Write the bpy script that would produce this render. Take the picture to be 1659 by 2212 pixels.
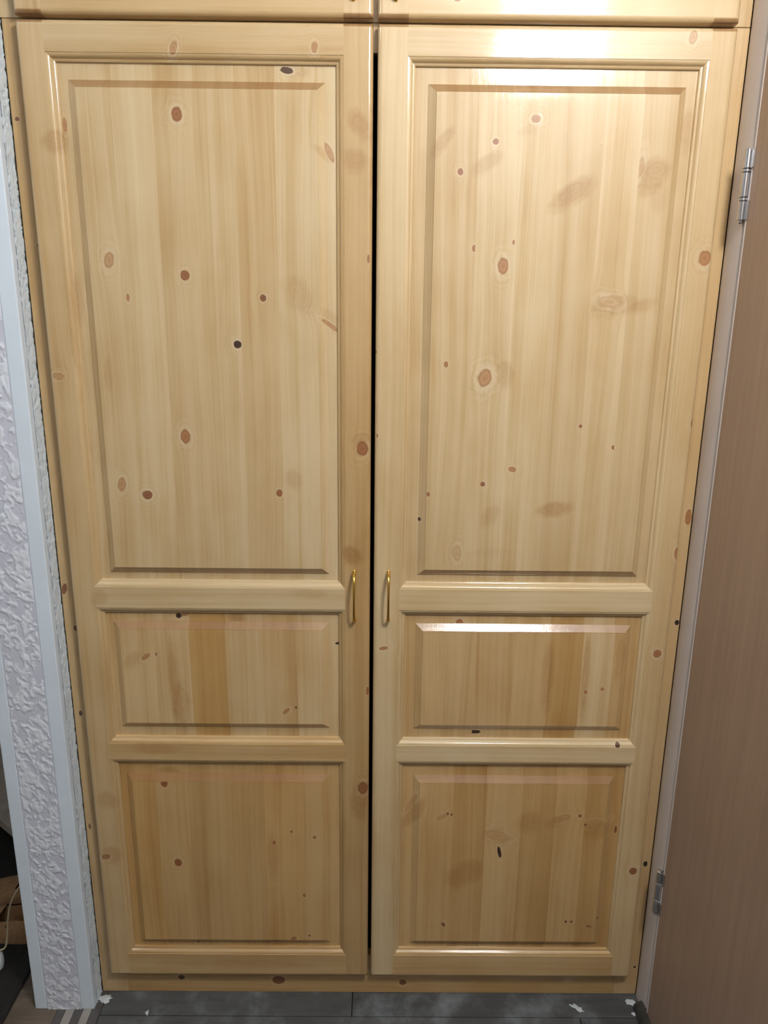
import bpy, bmesh, math, random
from mathutils import Vector, Matrix, noise

for o in list(bpy.data.objects):
    bpy.data.objects.remove(o, do_unlink=True)
scene = bpy.context.scene
COL = scene.collection
random.seed(11)

# ------------------------------------------------------------------ camera
IMG_W, IMG_H, FPX = 1659.0, 2212.0, 1661.0
CAM = Vector((0.0, -1.40, 1.505))
RIGHT = Vector((0.99993766, -0.00336139, 0.01064815))
DOWN = Vector((0.00940827, -0.25997069, -0.96557067))
FWD = Vector((0.00601386, 0.96561066, -0.25992285))
cam_data = bpy.data.cameras.new('camera')
cam_data.sensor_fit = 'HORIZONTAL'
cam_data.sensor_width = 36.0
cam_data.lens = 36.0 * FPX / IMG_W
cam_data.clip_start = 0.02
cam = bpy.data.objects.new('camera', cam_data)
m = Matrix.Identity(4)
for i in range(3):
    m[i][0], m[i][1], m[i][2], m[i][3] = RIGHT[i], -DOWN[i], -FWD[i], CAM[i]
cam.matrix_world = m
COL.objects.link(cam)
scene.camera = cam

# ------------------------------------------------------------------ world, exposure
world = bpy.data.worlds.new('world')
scene.world = world
world.use_nodes = True
world.node_tree.nodes['Background'].inputs[0].default_value = (0.75, 0.85, 1.0, 1)
world.node_tree.nodes['Background'].inputs[1].default_value = 0.05
vs = scene.view_settings
vs.view_transform = 'Standard'
vs.look = 'None'
vs.gamma = 1.0
vs.use_curve_mapping = False
vs.exposure = 0.0
LAMP_POS = Vector((0.500, -1.25, 2.27))
LAMP_STRENGTH = 89.0


def ray(px, py):
    return RIGHT * ((px - 829.5) / FPX) + DOWN * ((py - 1106.0) / FPX) + FWD


def at_y(px, py, y):
    v = ray(px, py)
    return CAM + v * ((y - CAM.y) / v.y)


def at_z(px, py, z):
    v = ray(px, py)
    return CAM + v * ((z - CAM.z) / v.z)


def at_x(px, py, x):
    v = ray(px, py)
    return CAM + v * ((x - CAM.x) / v.x)


# ------------------------------------------------------------------ node helpers
class NT:
    def __init__(self, tree):
        self.t = tree

    def new(self, kind, **kw):
        n = self.t.nodes.new(kind)
        for k, v in kw.items():
            setattr(n, k, v)
        return n

    def put(self, node, idx, val):
        s = node.inputs[idx]
        if isinstance(val, bpy.types.NodeSocket):
            self.t.links.new(val, s)
        elif val is not None:
            s.default_value = val

    def m(self, op, a, b=None, c=None, clamp=False):
        n = self.new('ShaderNodeMath', operation=op)
        n.use_clamp = clamp
        self.put(n, 0, a)
        if b is not None:
            self.put(n, 1, b)
        if c is not None:
            self.put(n, 2, c)
        return n.outputs[0]

    def step(self, x, lo, hi, a=0.0, b=1.0):
        n = self.new('ShaderNodeMapRange')
        n.interpolation_type = 'SMOOTHSTEP'
        for i, v in enumerate((x, lo, hi, a, b)):
            self.put(n, i, v)
        return n.outputs[0]

    def comb(self, x, y, z):
        n = self.new('ShaderNodeCombineXYZ')
        for i, v in enumerate((x, y, z)):
            self.put(n, i, v)
        return n.outputs[0]

    def noise(self, vec, scale=1.0, detail=3.0, rough=0.5, dim='3D'):
        n = self.new('ShaderNodeTexNoise')
        n.noise_dimensions = dim
        self.put(n, 'Vector', vec)
        self.put(n, 'Scale', scale)
        self.put(n, 'Detail', detail)
        self.put(n, 'Roughness', rough)
        return n.outputs[0]

    def mix(self, fac, a, b, blend='MIX'):
        n = self.new('ShaderNodeMix', data_type='RGBA', blend_type=blend)
        self.put(n, 0, fac)
        for idx, v in ((6, a), (7, b)):
            if isinstance(v, tuple) and len(v) == 3:
                v = v + (1,)
            self.put(n, idx, v)
        return n.outputs[2]

    def ramp(self, fac, stops):
        n = self.new('ShaderNodeValToRGB')
        e = n.color_ramp.elements
        while len(e) < len(stops):
            e.new(0.5)
        for i, (p, c) in enumerate(stops):
            e[i].position = p
            e[i].color = c + (1,)
        self.put(n, 0, fac)
        return n.outputs[0]


def principled(name):
    mat = bpy.data.materials.new(name)
    mat.use_nodes = True
    return mat, NT(mat.node_tree), mat.node_tree.nodes['Principled BSDF']


def simple(name, color, rough=0.5, metallic=0.0, var=0.12, nscale=30.0, bump=0.0, coat=0.0, spec=0.5, stretch=(1, 1, 1)):
    mat, nt, b = principled(name)
    tc = nt.new('ShaderNodeTexCoord')
    mp = nt.new('ShaderNodeMapping')
    nt.put(mp, 0, tc.outputs['Object'])
    mp.inputs['Scale'].default_value = stretch
    n = nt.noise(mp.outputs[0], nscale, 5.0, 0.6)
    dark = tuple(c * (1 - var) for c in color)
    light = tuple(min(1, c * (1 + var)) for c in color)
    nt.put(b, 'Base Color', nt.ramp(n, [(0.3, dark), (0.7, light)]))
    b.inputs['Roughness'].default_value = rough
    b.inputs['Metallic'].default_value = metallic
    b.inputs['Coat Weight'].default_value = coat
    b.inputs['Coat Roughness'].default_value = 0.1
    b.inputs['Specular IOR Level'].default_value = spec
    if bump:
        bn = nt.new('ShaderNodeBump')
        bn.inputs['Strength'].default_value = bump
        bn.inputs['Distance'].default_value = 0.002
        nt.put(bn, 'Height', n)
        nt.t.links.new(bn.outputs[0], b.inputs['Normal'])
    return mat


# ------------------------------------------------------------------ varnished pine
def make_knot_group():
    g = bpy.data.node_groups.new('pine_knot', 'ShaderNodeTree')
    nt = NT(g)
    ins = ['U', 'V', 'CU', 'CV', 'RU', 'RV', 'Cos', 'Sin', 'Dark', 'Warp', 'Core', 'Rad', 'Halo', 'DarkAcc', 'Wob']
    outs = ['Warp', 'Core', 'Rad', 'Halo', 'DarkAcc']
    for s in ins:
        g.interface.new_socket(s, in_out='INPUT', socket_type='NodeSocketFloat')
    for s in outs:
        g.interface.new_socket(s, in_out='OUTPUT', socket_type='NodeSocketFloat')
    gi = nt.new('NodeGroupInput')
    go = nt.new('NodeGroupOutput')
    I = gi.outputs
    du = nt.m('SUBTRACT', I['U'], I['CU'])
    dv = nt.m('SUBTRACT', I['V'], I['CV'])
    eu = nt.m('DIVIDE', nt.m('ADD', nt.m('MULTIPLY', du, I['Cos']), nt.m('MULTIPLY', dv, I['Sin'])), I['RU'])
    ev = nt.m('DIVIDE', nt.m('SUBTRACT', nt.m('MULTIPLY', dv, I['Cos']), nt.m('MULTIPLY', du, I['Sin'])), I['RV'])
    r2 = nt.m('ADD', nt.m('MULTIPLY', eu, eu), nt.m('MULTIPLY', ev, ev))
    r = nt.m('MULTIPLY', nt.m('SQRT', r2), nt.m('ADD', 0.8, nt.m('MULTIPLY', I['Wob'], 0.4)))
    # streamlines around the knot
    k = nt.m('DIVIDE', 1.0, nt.m('MAXIMUM', nt.m('MULTIPLY', r, r), 1.0))
    k = nt.m('MULTIPLY', k, nt.step(r, 3.0, 7.0, 1.0, 0.0))
    w = nt.m('SUBTRACT', I['Warp'], nt.m('MULTIPLY', du, k))
    core = nt.step(r, 0.84, 1.04, 1.0, 0.0)
    halo = nt.m('MULTIPLY', nt.step(r, 1.0, 2.3, 1.0, 0.0), 1.0)
    sel = nt.m('LESS_THAN', r, I['Rad'])
    rad = nt.m('ADD', nt.m('MULTIPLY', r, sel), nt.m('MULTIPLY', I['Rad'], nt.m('SUBTRACT', 1.0, sel)))
    dk = nt.m('ADD', nt.m('MULTIPLY', I['Dark'], sel), nt.m('MULTIPLY', I['DarkAcc'], nt.m('SUBTRACT', 1.0, sel)))
    L = g.links.new
    L(w, go.inputs['Warp'])
    L(nt.m('MAXIMUM', core, I['Core']), go.inputs['Core'])
    L(rad, go.inputs['Rad'])
    L(nt.m('MAXIMUM', halo, I['Halo']), go.inputs['Halo'])
    L(dk, go.inputs['DarkAcc'])
    return g


def make_stain_group():
    g = bpy.data.node_groups.new('pine_figure', 'ShaderNodeTree')
    nt = NT(g)
    for s in ['U', 'V', 'CU', 'CV', 'RU', 'RV', 'Cos', 'Sin', 'Amount', 'Acc', 'Wob']:
        g.interface.new_socket(s, in_out='INPUT', socket_type='NodeSocketFloat')
    g.interface.new_socket('Acc', in_out='OUTPUT', socket_type='NodeSocketFloat')
    gi = nt.new('NodeGroupInput')
    go = nt.new('NodeGroupOutput')
    I = gi.outputs
    du = nt.m('SUBTRACT', I['U'], I['CU'])
    dv = nt.m('SUBTRACT', I['V'], I['CV'])
    eu = nt.m('DIVIDE', nt.m('ADD', nt.m('MULTIPLY', du, I['Cos']), nt.m('MULTIPLY', dv, I['Sin'])), I['RU'])
    ev = nt.m('DIVIDE', nt.m('SUBTRACT', nt.m('MULTIPLY', dv, I['Cos']), nt.m('MULTIPLY', du, I['Sin'])), I['RV'])
    r = nt.m('SQRT', nt.m('ADD', nt.m('MULTIPLY', eu, eu), nt.m('MULTIPLY', ev, ev)))
    r = nt.m('ADD', r, nt.m('MULTIPLY', nt.m('SUBTRACT', I['Wob'], 0.5), 0.9))
    fall = nt.step(nt.m('ADD', r, nt.m('MULTIPLY', ev, 0.25)), 0.45, 1.15, 1.0, 0.0)
    line = nt.m('ADD', 0.9, nt.m('MULTIPLY', nt.m('SINE', nt.m('MULTIPLY', r, 19.0)), 0.1))
    g.links.new(nt.m('ADD', I['Acc'], nt.m('MULTIPLY', nt.m('MULTIPLY', fall, line), I['Amount'])), go.inputs['Acc'])
    return g


KNOT_G = make_knot_group()
STAIN_G = make_stain_group()
PINE_CACHE = {}


def pine(axis, knots=(), stains=(), end=False):
    """axis 'z' = upright grain, 'x' = level grain; coordinates are metres in the wardrobe's own space."""
    key = (axis, end) if not knots and not stains else None
    if key and key in PINE_CACHE:
        return PINE_CACHE[key]
    mat, nt, b = principled('varnished_pine_end_grain' if end else 'varnished_pine')
    tc = nt.new('ShaderNodeTexCoord')
    sp = nt.new('ShaderNodeSeparateXYZ')
    nt.put(sp, 0, tc.outputs['Object'])
    X, Y, Z = sp.outputs
    U, V = (X, Z) if axis == 'z' else (Z, X)
    info = nt.new('ShaderNodeObjectInfo')
    sc = nt.new('ShaderNodeSeparateColor')
    nt.put(sc, 0, info.outputs['Color'])
    seed, tone, warm = sc.outputs
    wob = nt.noise(nt.comb(X, Y, Z), 130.0, 2.0, 0.6)
    wob2 = nt.noise(nt.comb(X, 0.0, Z), 34.0, 3.0, 0.6)
    warp, core, rad, halo, dark = 0.0, 0.0, 9.0, 0.0, 0.0
    for (x, z, rx, rz, ang, dk) in knots:
        n = nt.new('ShaderNodeGroup')
        n.node_tree = KNOT_G
        if axis == 'z':
            cu, cv, ru, rv, a = x, z, rx, rz, ang
        else:
            cu, cv, ru, rv, a = z, x, rz, rx, -ang
        for nm, v in (('U', U), ('V', V), ('CU', cu), ('CV', cv), ('RU', ru), ('RV', rv), ('Cos', math.cos(a)), ('Sin', math.sin(a)),
                      ('Dark', dk), ('Warp', warp), ('Core', core), ('Rad', rad), ('Halo', halo), ('DarkAcc', dark), ('Wob', wob)):
            nt.put(n, nm, v)
        warp, core, rad, halo, dark = [n.outputs[k] for k in ('Warp', 'Core', 'Rad', 'Halo', 'DarkAcc')]
    acc = 0.0
    for (x, z, rx, rz, ang, amt) in stains:
        n = nt.new('ShaderNodeGroup')
        n.node_tree = STAIN_G
        if axis == 'z':
            cu, cv, ru, rv, a = x, z, rx, rz, ang
        else:
            cu, cv, ru, rv, a = z, x, rz, rx, -ang
        for nm, v in (('U', U), ('V', V), ('CU', cu), ('CV', cv), ('RU', ru), ('RV', rv), ('Cos', math.cos(a)), ('Sin', math.sin(a)),
                      ('Amount', amt), ('Acc', acc), ('Wob', wob2)):
            nt.put(n, nm, v)
        acc = n.outputs['Acc']
    off = nt.m('MULTIPLY', seed, 37.0)
    U2 = nt.m('ADD', nt.m('ADD', U, warp), nt.m('MULTIPLY', seed, 5.0))
    # slow wander of the grain
    wan = nt.noise(nt.comb(nt.m('MULTIPLY', U2, 5.0), nt.m('MULTIPLY', V, 1.3), off), 1.0, 1.0)
    U3 = nt.m('ADD', U2, nt.m('MULTIPLY', nt.m('SUBTRACT', wan, 0.5), 0.035))
    W = nt.m('MULTIPLY', Y, 1.0)
    fine = nt.noise(nt.comb(nt.m('MULTIPLY', U3, 620.0), nt.m('MULTIPLY', V, 7.0), nt.m('MULTIPLY', W, 200.0)), 1.0, 3.0, 0.65)
    ring = nt.noise(nt.comb(nt.m('MULTIPLY', U3, 150.0), nt.m('MULTIPLY', V, 0.9), nt.m('ADD', off, nt.m('MULTIPLY', W, 40.0))), 1.0, 2.0, 0.55)
    band = nt.noise(nt.comb(nt.m('MULTIPLY', U3, 34.0), nt.m('MULTIPLY', V, 0.7), off), 1.0, 2.0, 0.5)
    blot = nt.noise(nt.comb(nt.m('MULTIPLY', U, 9.0), nt.m('MULTIPLY', V, 4.5), off), 1.0, 3.0, 0.55)
    val = nt.m('ADD', nt.m('MULTIPLY', ring, 0.27), nt.m('MULTIPLY', band, 0.50))
    val = nt.m('ADD', val, nt.m('MULTIPLY', blot, 0.38))
    val = nt.m('ADD', val, nt.m('MULTIPLY', fine, 0.24))
    if knots:
        arcs = nt.m('MULTIPLY', nt.m('SINE', nt.m('ADD', nt.m('MULTIPLY', rad, 7.0), nt.m('MULTIPLY', wob2, 16.0))), nt.step(rad, 1.3, 3.6, 0.05, 0.0))
        val = nt.m('ADD', val, arcs)
    # 'val' sits around 0.7
    colr = nt.ramp(nt.m('SUBTRACT', val, 0.2), [(0.24, (0.68, 0.515, 0.285)), (0.46, (0.60, 0.430, 0.215)), (0.62, (0.51, 0.335, 0.140)), (0.80, (0.37, 0.205, 0.07))])
    if stains:
        colr = nt.mix(nt.m('MINIMUM', acc, 0.9), colr, nt.mix(1.0, colr, (0.64, 0.47, 0.28), 'MULTIPLY'))
    if knots:
        rl = nt.m('ADD', 0.5, nt.m('MULTIPLY', nt.m('SINE', nt.m('MULTIPLY', nt.m('ADD', rad, nt.m('MULTIPLY', wob, 0.25)), 17.0)), 0.5))
        halo_c = nt.mix(nt.m('MULTIPLY', fine, 0.5), (0.68, 0.54, 0.34), (0.58, 0.41, 0.21))
        colr = nt.mix(nt.m('MULTIPLY', halo, nt.step(wob2, 0.35, 0.65, 0.05, 0.5)), colr, halo_c)
        rim = nt.step(rad, 0.55, 0.95)
        base = nt.ramp(dark, [(0.0, (0.60, 0.39, 0.175)), (0.28, (0.44, 0.215, 0.08)), (0.5, (0.34, 0.135, 0.05)), (1.0, (0.022, 0.012, 0.007))])
        kc = nt.mix(nt.m('MULTIPLY', rl, 0.35), base, nt.mix(1.0, base, (0.55, 0.45, 0.4), 'MULTIPLY'))
        kc = nt.mix(nt.m('MULTIPLY', rim, 0.45), kc, nt.mix(1.0, base, (0.5, 0.42, 0.36), 'MULTIPLY'))
        cen = nt.step(rad, 0.0, 0.3, 0.5, 0.0)
        kc = nt.mix(cen, kc, nt.mix(1.0, base, (0.4, 0.3, 0.25), 'MULTIPLY'))
        colr = nt.mix(nt.m('MULTIPLY', core, nt.step(dark, 0.0, 0.30, 0.30, 1.0)), colr, kc)
    # piece tone: brightness and warmth
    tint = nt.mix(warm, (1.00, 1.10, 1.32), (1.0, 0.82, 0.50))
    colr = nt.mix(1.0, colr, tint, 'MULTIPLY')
    vm = nt.new('ShaderNodeVectorMath', operation='SCALE')
    nt.put(vm, 0, colr)
    nt.put(vm, 'Scale', nt.m('MULTIPLY', tone, 2.0))
    colr = vm.outputs[0]
    if end:
        colr = nt.mix(1.0, colr, (0.60, 0.49, 0.40), 'MULTIPLY')
    nt.put(b, 'Base Color', colr)
    b.inputs['Roughness'].default_value = 0.45
    b.inputs['Specular IOR Level'].default_value = 0.6
    b.inputs['Coat Weight'].default_value = 1.0
    b.inputs['Coat IOR'].default_value = 1.5
    nt.put(b, 'Coat Roughness', nt.m('ADD', 0.035, nt.m('MULTIPLY', fine, 0.07)))
    bn = nt.new('ShaderNodeBump')
    bn.inputs['Strength'].default_value = 0.22
    bn.inputs['Distance'].default_value = 0.0006
    nt.put(bn, 'Height', nt.m('ADD', nt.m('MULTIPLY', fine, 0.6), nt.m('ADD', nt.m('MULTIPLY', ring, 0.5), nt.m('MULTIPLY', wob2, 0.8))))
    nt.t.links.new(bn.outputs[0], b.inputs['Normal'])
    nt.t.links.new(bn.outputs[0], b.inputs['Coat Normal'])
    if key:
        PINE_CACHE[key] = mat
    return mat


# knots and brown figure, read off the photograph as pixels (x, y, rx, ry, tilt, darkness)
KNOT_PX = [
    # left door, tall panel
    (383, 248, 12, 17, 0, .45), (237, 562, 11, 19, -12, .2), (401, 595, 10, 12, 0, .5), (278, 643, 4, 9, 0, .3), (569, 644, 7, 8, 0, .65),
    (514, 744, 9, 9, 0, .95), (402, 942, 11, 16, 0, .35), (265, 1045, 9, 16, -8, .22), (320, 1068, 11, 10, 0, .6), (604, 1064, 7, 8, 0, .5),
    (618, 149, 15, 8, -8, .9), (711, 327, 7, 24, 25, .2), (713, 703, 5, 24, 55, .25), (206, 160, 1, 1, 0, .2),
    # left door stiles and rails
    (783, 968, 13, 17, 0, .4), (784, 1699, 11, 14, 0, .45), (136, 268, 5, 16, 0, .25), (128, 812, 12, 8, 0, .2), (231, 1847, 10, 6, 20, .3),
    (376, 106, 8, 16, -22, .22), (680, 105, 7, 13, 0, .25), (796, 560, 3, 10, 0, .4), (794, 1490, 3, 9, 0, .4),
    # left door, middle panel
    (384, 1333, 7, 6, 0, .95), (402, 1328, 16, 5, 20, .25), (316, 1417, 12, 5, 38, .25), (338, 1411, 3.4, 3.4, 0, .6), (729, 1393, 6, 3, 8, .95),
    (619, 1534, 10, 4, 45, .25), (640, 1526, 3, 3, 0, .65),
    # left door, low panel
    (356, 1690, 8, 8, 0, .5), (386, 1860, 8.5, 8, 0, .5), (593, 1817, 3.5, 4.5, 0, .45), (630, 1794, 3, 3, 0, .5), (680, 1806, 4, 3.5, 0, .4),
    (658, 1931, 3.5, 4, 0, .4), (635, 2024, 7, 4, 20, .3), (669, 2018, 2, 2, 0, .9), (428, 2037, 4.5, 6, 0, .55), (596, 2037, 9, 3, 0, .4),
    # right door, tall panel
    (1157, 258, 10, 9, 0, .35), (1070, 307, 7, 7, 0, .5), (994, 372, 6.5, 8, 0, .5), (1380, 365, 8, 26, -12, .15), (1024, 537, 5, 8, 0, .4), (1110, 524, 4.5, 6, 0, .4),
    (1086, 575, 12, 19, 0, .3), (1316, 652, 27, 13, -8, .1), (963, 787, 5, 7, 0, .4), (1047, 816, 15, 21, -15, .25), (1253, 920, 4, 4, 0, .55), (1324, 966, 5, 5, 0, .5),
    (1106, 1013, 9, 6, -8, .3), (1042, 1045, 5.5, 5.5, 0, .6), (925, 1067, 4, 5, 0, .45), (906, 1123, 3.5, 4.5, 0, .9), (987, 1194, 10, 17, 0, .12), (988, 1195, 2.5, 4, 0, .7),
    (1297, 315, 3, 5, 0, .1),
    # right door stiles and rails
    (1520, 558, 14, 18, 0, .3), (1497, 914, 7, 12, 0, .45), (1462, 1195, 8, 14, 10, .3), (1418, 1410, 9, 9, 0, .42), (1366, 1878, 9, 8, 0, .5), (1404, 1712, 4, 9, 0, .5),
    (1495, 83, 9, 16, -10, .18), (829, 1398, 10, 4, 10, .3), (1333, 1608, 5.5, 5, 0, .85), (815, 940, 2, 5, 0, .4), (812, 760, 2, 4, 0, .5),
    # right door, middle panel
    (993, 1348, 8, 8, 0, .42), (1264, 1493, 4.5, 4.5, 0, .35), (1300, 1487, 4.5, 4, 0, .3), (1027, 1585, 13, 4, 0, .97),
    # right door, low panel
    (888, 1738, 5, 26, -28, .12), (1078, 1838, 4, 13, 12, .95), (955, 1762, 14, 5, 32, .15), (967, 1755, 2.5, 3, 0, .7), (975, 1757, 2.5, 3, 0, .7), (1212, 1766, 22, 7, 24, .12),
    (1252, 1760, 4, 4, 0, .5), (1280, 1777, 22, 9, 10, .1), (1264, 1779, 4, 3, 10, .6), (957, 1994, 4, 5, 25, .6), (1221, 1988, 3, 3, 0, .65), (1233, 1988, 3, 3, 0, .65),
    (1270, 1998, 7, 3, -15, .3), (1332, 1797, 3, 8, 0, .6), (1072, 1802, 30, 10, -18, .05), (1290, 1983, 4, 2, 0, .5),
    # upper doors
    (988, 0, 8, 6, 0, .35),
]
CARCASS_KNOT_PX = [
    (37, 257, 5, 5, 0, .75), (85, 530, 5, 6, 0, .6), (139, 1272, 6, 12, -15, .6), (163, 1357, 4, 6, 0, .7), (174, 1541, 4, 6, 0, .8), (194, 1785, 3, 7, 0, .6),
    (392, 2111, 7, 5, 0, .85), (602, 2117, 14, 9, 0, .6), (870, 2122, 8, 6, 0, .65), (1348, 2133, 9, 6, 40, .95), (1462, 1345, 5, 6, 0, 1.), (1394, 1866, 5, 6, 0, 1.),
    (1487, 1117, 7, 18, 0, .3), (1371, 2089, 3, 3, 0, .9),
]
STAIN_PX = [
    (772, 262, 24, 40, 25, .55), (772, 345, 30, 30, -50, .5), (120, 300, 30, 30, 0, .45), (757, 1195, 22, 26, 30, .7), (784, 945, 26, 16, 0, .35), (778, 1720, 26, 40, 0, .5),
    (962, 300, 16, 44, -35, .45), (1050, 350, 44, 20, 32, .42), (1140, 280, 30, 12, 20, .25), (1232, 415, 62, 26, 36, .62), (1415, 370, 34, 50, -30, .55), (1330, 655, 60, 24, 8, .35),
    (1380, 660, 40, 16, 22, .3), (1195, 1095, 46, 18, 12, .6), (1060, 1110, 20, 30, -30, .3), (1090, 800, 20, 36, 10, .35), (1490, 270, 20, 50, 0, .3), (640, 630, 34, 50, 35, .3),
    (632, 1030, 20, 26, 30, .35), (700, 330, 34, 10, -35, .4), (285, 1420, 26, 16, 40, .35), (510, 1335, 20, 14, 0, .7), (375, 1450, 12, 90, 0, .4), (395, 1510, 20, 60, 0, .45),
    (1000, 1880, 50, 26, 34, .5), (900, 1750, 16, 40, -30, .5), (1140, 1770, 34, 26, 30, .4), (1290, 1790, 36, 20, 8, .4), (1200, 1770, 30, 12, 24, .35), (1075, 1800, 40, 22, -20, .3),
    (1184, 1440, 16, 90, 0, .45), (1265, 1440, 10, 100, 0, .6), (590, 1840, 14, 50, 0, .35), (232, 1720, 24, 20, 0, .45), (240, 1840, 26, 20, 20, .45), (360, 1668, 30, 10, 0, .5),
    (235, 800, 10, 40, 0, .25), (165, 640, 12, 60, 0, .3), (715, 690, 16, 40, 40, .3), (1065, 1190, 60, 10, 4, .12), (1420, 420, 20, 40, 0, .25), (220, 1290, 22, 20, -30, .35),
    (680, 1280, 40, 12, 0, .25), (350, 1615, 60, 14, 0, .4), (560, 2080, 200, 12, 0, .3), (640, 150, 30, 14, 0, .3), (1340, 1410, 12, 60, 0, .4), (1100, 2040, 200, 6, 0, .2),
]


def px_spot(t, y=-0.020):
    px, py, rx, ry, ang, k = t
    c = at_y(px, py, y)
    sx = (at_y(px + 1, py, y) - c).x
    sz = (c - at_y(px, py + 1, y)).z
    return (c.x, c.z, rx * sx, ry * sz, math.radians(ang), k)


KNOTS = [px_spot(t) for t in KNOT_PX]
CARCASS_KNOTS = [px_spot(t, 0.0) for t in CARCASS_KNOT_PX]
STAINS = [px_spot(t) for t in STAIN_PX]


def spots(rect, src=None):
    x0, x1, z0, z1 = rect
    ks = [k for k in (src or KNOTS) if x0 <= k[0] < x1 and z0 <= k[1] < z1]
    ss = [s for s in STAINS if x0 - s[2] * .8 <= s[0] < x1 + s[2] * .8 and z0 - s[3] * .8 <= s[1] < z1 + s[3] * .8]
    return ks, ss


# ------------------------------------------------------------------ mesh helpers
def build(name, bm, mats, parent=None, smooth=False, angle=0.7, keep_flat=False):
    bmesh.ops.recalc_face_normals(bm, faces=bm.faces[:]) if smooth != 'raw' else None
    me = bpy.data.meshes.new(name)
    bm.to_mesh(me)
    bm.free()
    if not isinstance(mats, (list, tuple)):
        mats = [mats]
    for mt in mats:
        me.materials.append(mt)
    if smooth is True:
        me.set_sharp_from_angle(angle=angle)
        me.polygons.foreach_set('use_smooth', [not (keep_flat and abs(p.normal.y) > 0.9995) for p in me.polygons])
    o = bpy.data.objects.new(name, me)
    COL.objects.link(o)
    if parent:
        o.parent = parent
    return o


def empty(name, loc=(0, 0, 0)):
    o = bpy.data.objects.new(name, None)
    o.empty_display_size = 0.1
    COL.objects.link(o)
    o.location = loc
    return o


def tag(o, label=None, cat=None, group=None, kind=None):
    if label:
        o['label'] = label
    if cat:
        o['category'] = cat
    if group:
        o['group'] = group
    if kind:
        o['kind'] = kind
    return o


def tone(o, bright=1.0, warm=0.3, seed=None):
    o.color = (random.random() if seed is None else seed, bright * 0.5, warm, 1)
    return o


def loft(bm, rows, close=False, mat=0):
    vs_ = [[bm.verts.new(p) for p in r] for r in rows]
    fs = []
    for a, b in zip(vs_[:-1], vs_[1:]):
        n = len(a)
        for i in range(n if close else n - 1):
            j = (i + 1) % n
            try:
                f = bm.faces.new((a[i], a[j], b[j], b[i]))
                f.material_index = mat
                fs.append(f)
            except ValueError:
                pass
    return vs_, fs


def box(bm, x0, x1, y0, y1, z0, z1, bev=0.0, mat=0):
    v = [bm.verts.new(p) for p in ((x0, y0, z0), (x1, y0, z0), (x1, y1, z0), (x0, y1, z0), (x0, y0, z1), (x1, y0, z1), (x1, y1, z1), (x0, y1, z1))]
    fs = [bm.faces.new([v[i] for i in q]) for q in ((0, 1, 5, 4), (1, 2, 6, 5), (2, 3, 7, 6), (3, 0, 4, 7), (4, 5, 6, 7), (3, 2, 1, 0))]
    for f in fs:
        f.material_index = mat
    if bev:
        es = {e for f in fs for e in f.edges}
        r = bmesh.ops.bevel(bm, geom=list(es), offset=bev, segments=2, profile=0.5, affect='EDGES')
        for f in r['faces']:
            f.material_index = mat


def box_obj(name, dims, mat, parent=None, bev=0.0):
    bm = bmesh.new()
    box(bm, *dims, bev=bev)
    return build(name, bm, mat, parent)


def tube(bm, pts, radii, seg=10, cap=True, flat=None):
    rows = []
    n = len(pts)
    up = None
    for i, p in enumerate(pts):
        p = Vector(p)
        d = (Vector(pts[min(i + 1, n - 1)]) - Vector(pts[max(i - 1, 0)])).normalized()
        if up is None:
            up = Vector((1, 0, 0)) if abs(d.x) < 0.9 else Vector((0, 1, 0))
        s = d.cross(up).normalized()
        t = s.cross(d).normalized()
        up = t
        r = radii[i] if isinstance(radii, (list, tuple)) else radii
        ru, rv = (r, r) if not isinstance(r, tuple) else r
        rows.append([p + s * (rv * math.sin(a)) + t * (ru * math.cos(a)) for a in [2 * math.pi * k / seg for k in range(seg)]])
    v, _ = loft(bm, rows, close=True)
    if cap:
        bm.faces.new(v[0][::-1])
        bm.faces.new(v[-1])


def lathe(bm, cx, cy, prof, seg=20, axis='z', mat=0):
    rows = []
    for r, h in prof:
        rows.append([(cx + r * math.cos(2 * math.pi * k / seg), cy + r * math.sin(2 * math.pi * k / seg), h) for k in range(seg)])
    v, _ = loft(bm, rows, close=True, mat=mat)
    for ring, rev in ((v[0], True), (v[-1], False)):
        try:
            bm.faces.new(ring[::-1] if rev else ring)
        except ValueError:
            pass


# ------------------------------------------------------------------ plain materials
M_BRASS = simple('polished_brass', (0.72, 0.46, 0.10), 0.22, 1.0, 0.05)
M_CHROME = simple('satin_chrome', (0.62, 0.62, 0.64), 0.24, 1.0, 0.05)
M_CEIL = simple('ceiling_paint', (0.80, 0.80, 0.79), 0.85, 0, 0.03, 12)
M_PAPER = simple('beige_wallpaper', (0.38, 0.365, 0.345), 0.85, 0, 0.10, 25, 0.15)
M_SMOOTH = simple('smooth_blue_white_paint', (0.72, 0.82, 0.93), 0.55, 0, 0.03, 8)
M_DARKIN = simple('dark_cabinet_inside', (0.05, 0.035, 0.02), 0.8, 0, 0.2, 20)
M_THRESH = simple('dark_painted_threshold', (0.045, 0.045, 0.04), 0.5, 0, 0.3, 40, 0.2)
M_GAP = simple('dark_joint', (0.02, 0.018, 0.016), 0.8)


def plaster_mat(name, lo, hi):
    mat, nt, b = principled(name)
    at = nt.new('ShaderNodeAttribute', attribute_name='relief')
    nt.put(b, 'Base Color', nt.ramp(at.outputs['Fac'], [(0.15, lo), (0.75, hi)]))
    b.inputs['Roughness'].default_value = 0.6
    return mat


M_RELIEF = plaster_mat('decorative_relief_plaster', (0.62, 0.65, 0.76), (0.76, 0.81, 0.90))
M_ROUGH = plaster_mat('rough_blue_plaster', (0.62, 0.73, 0.84), (0.74, 0.84, 0.93))


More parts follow.
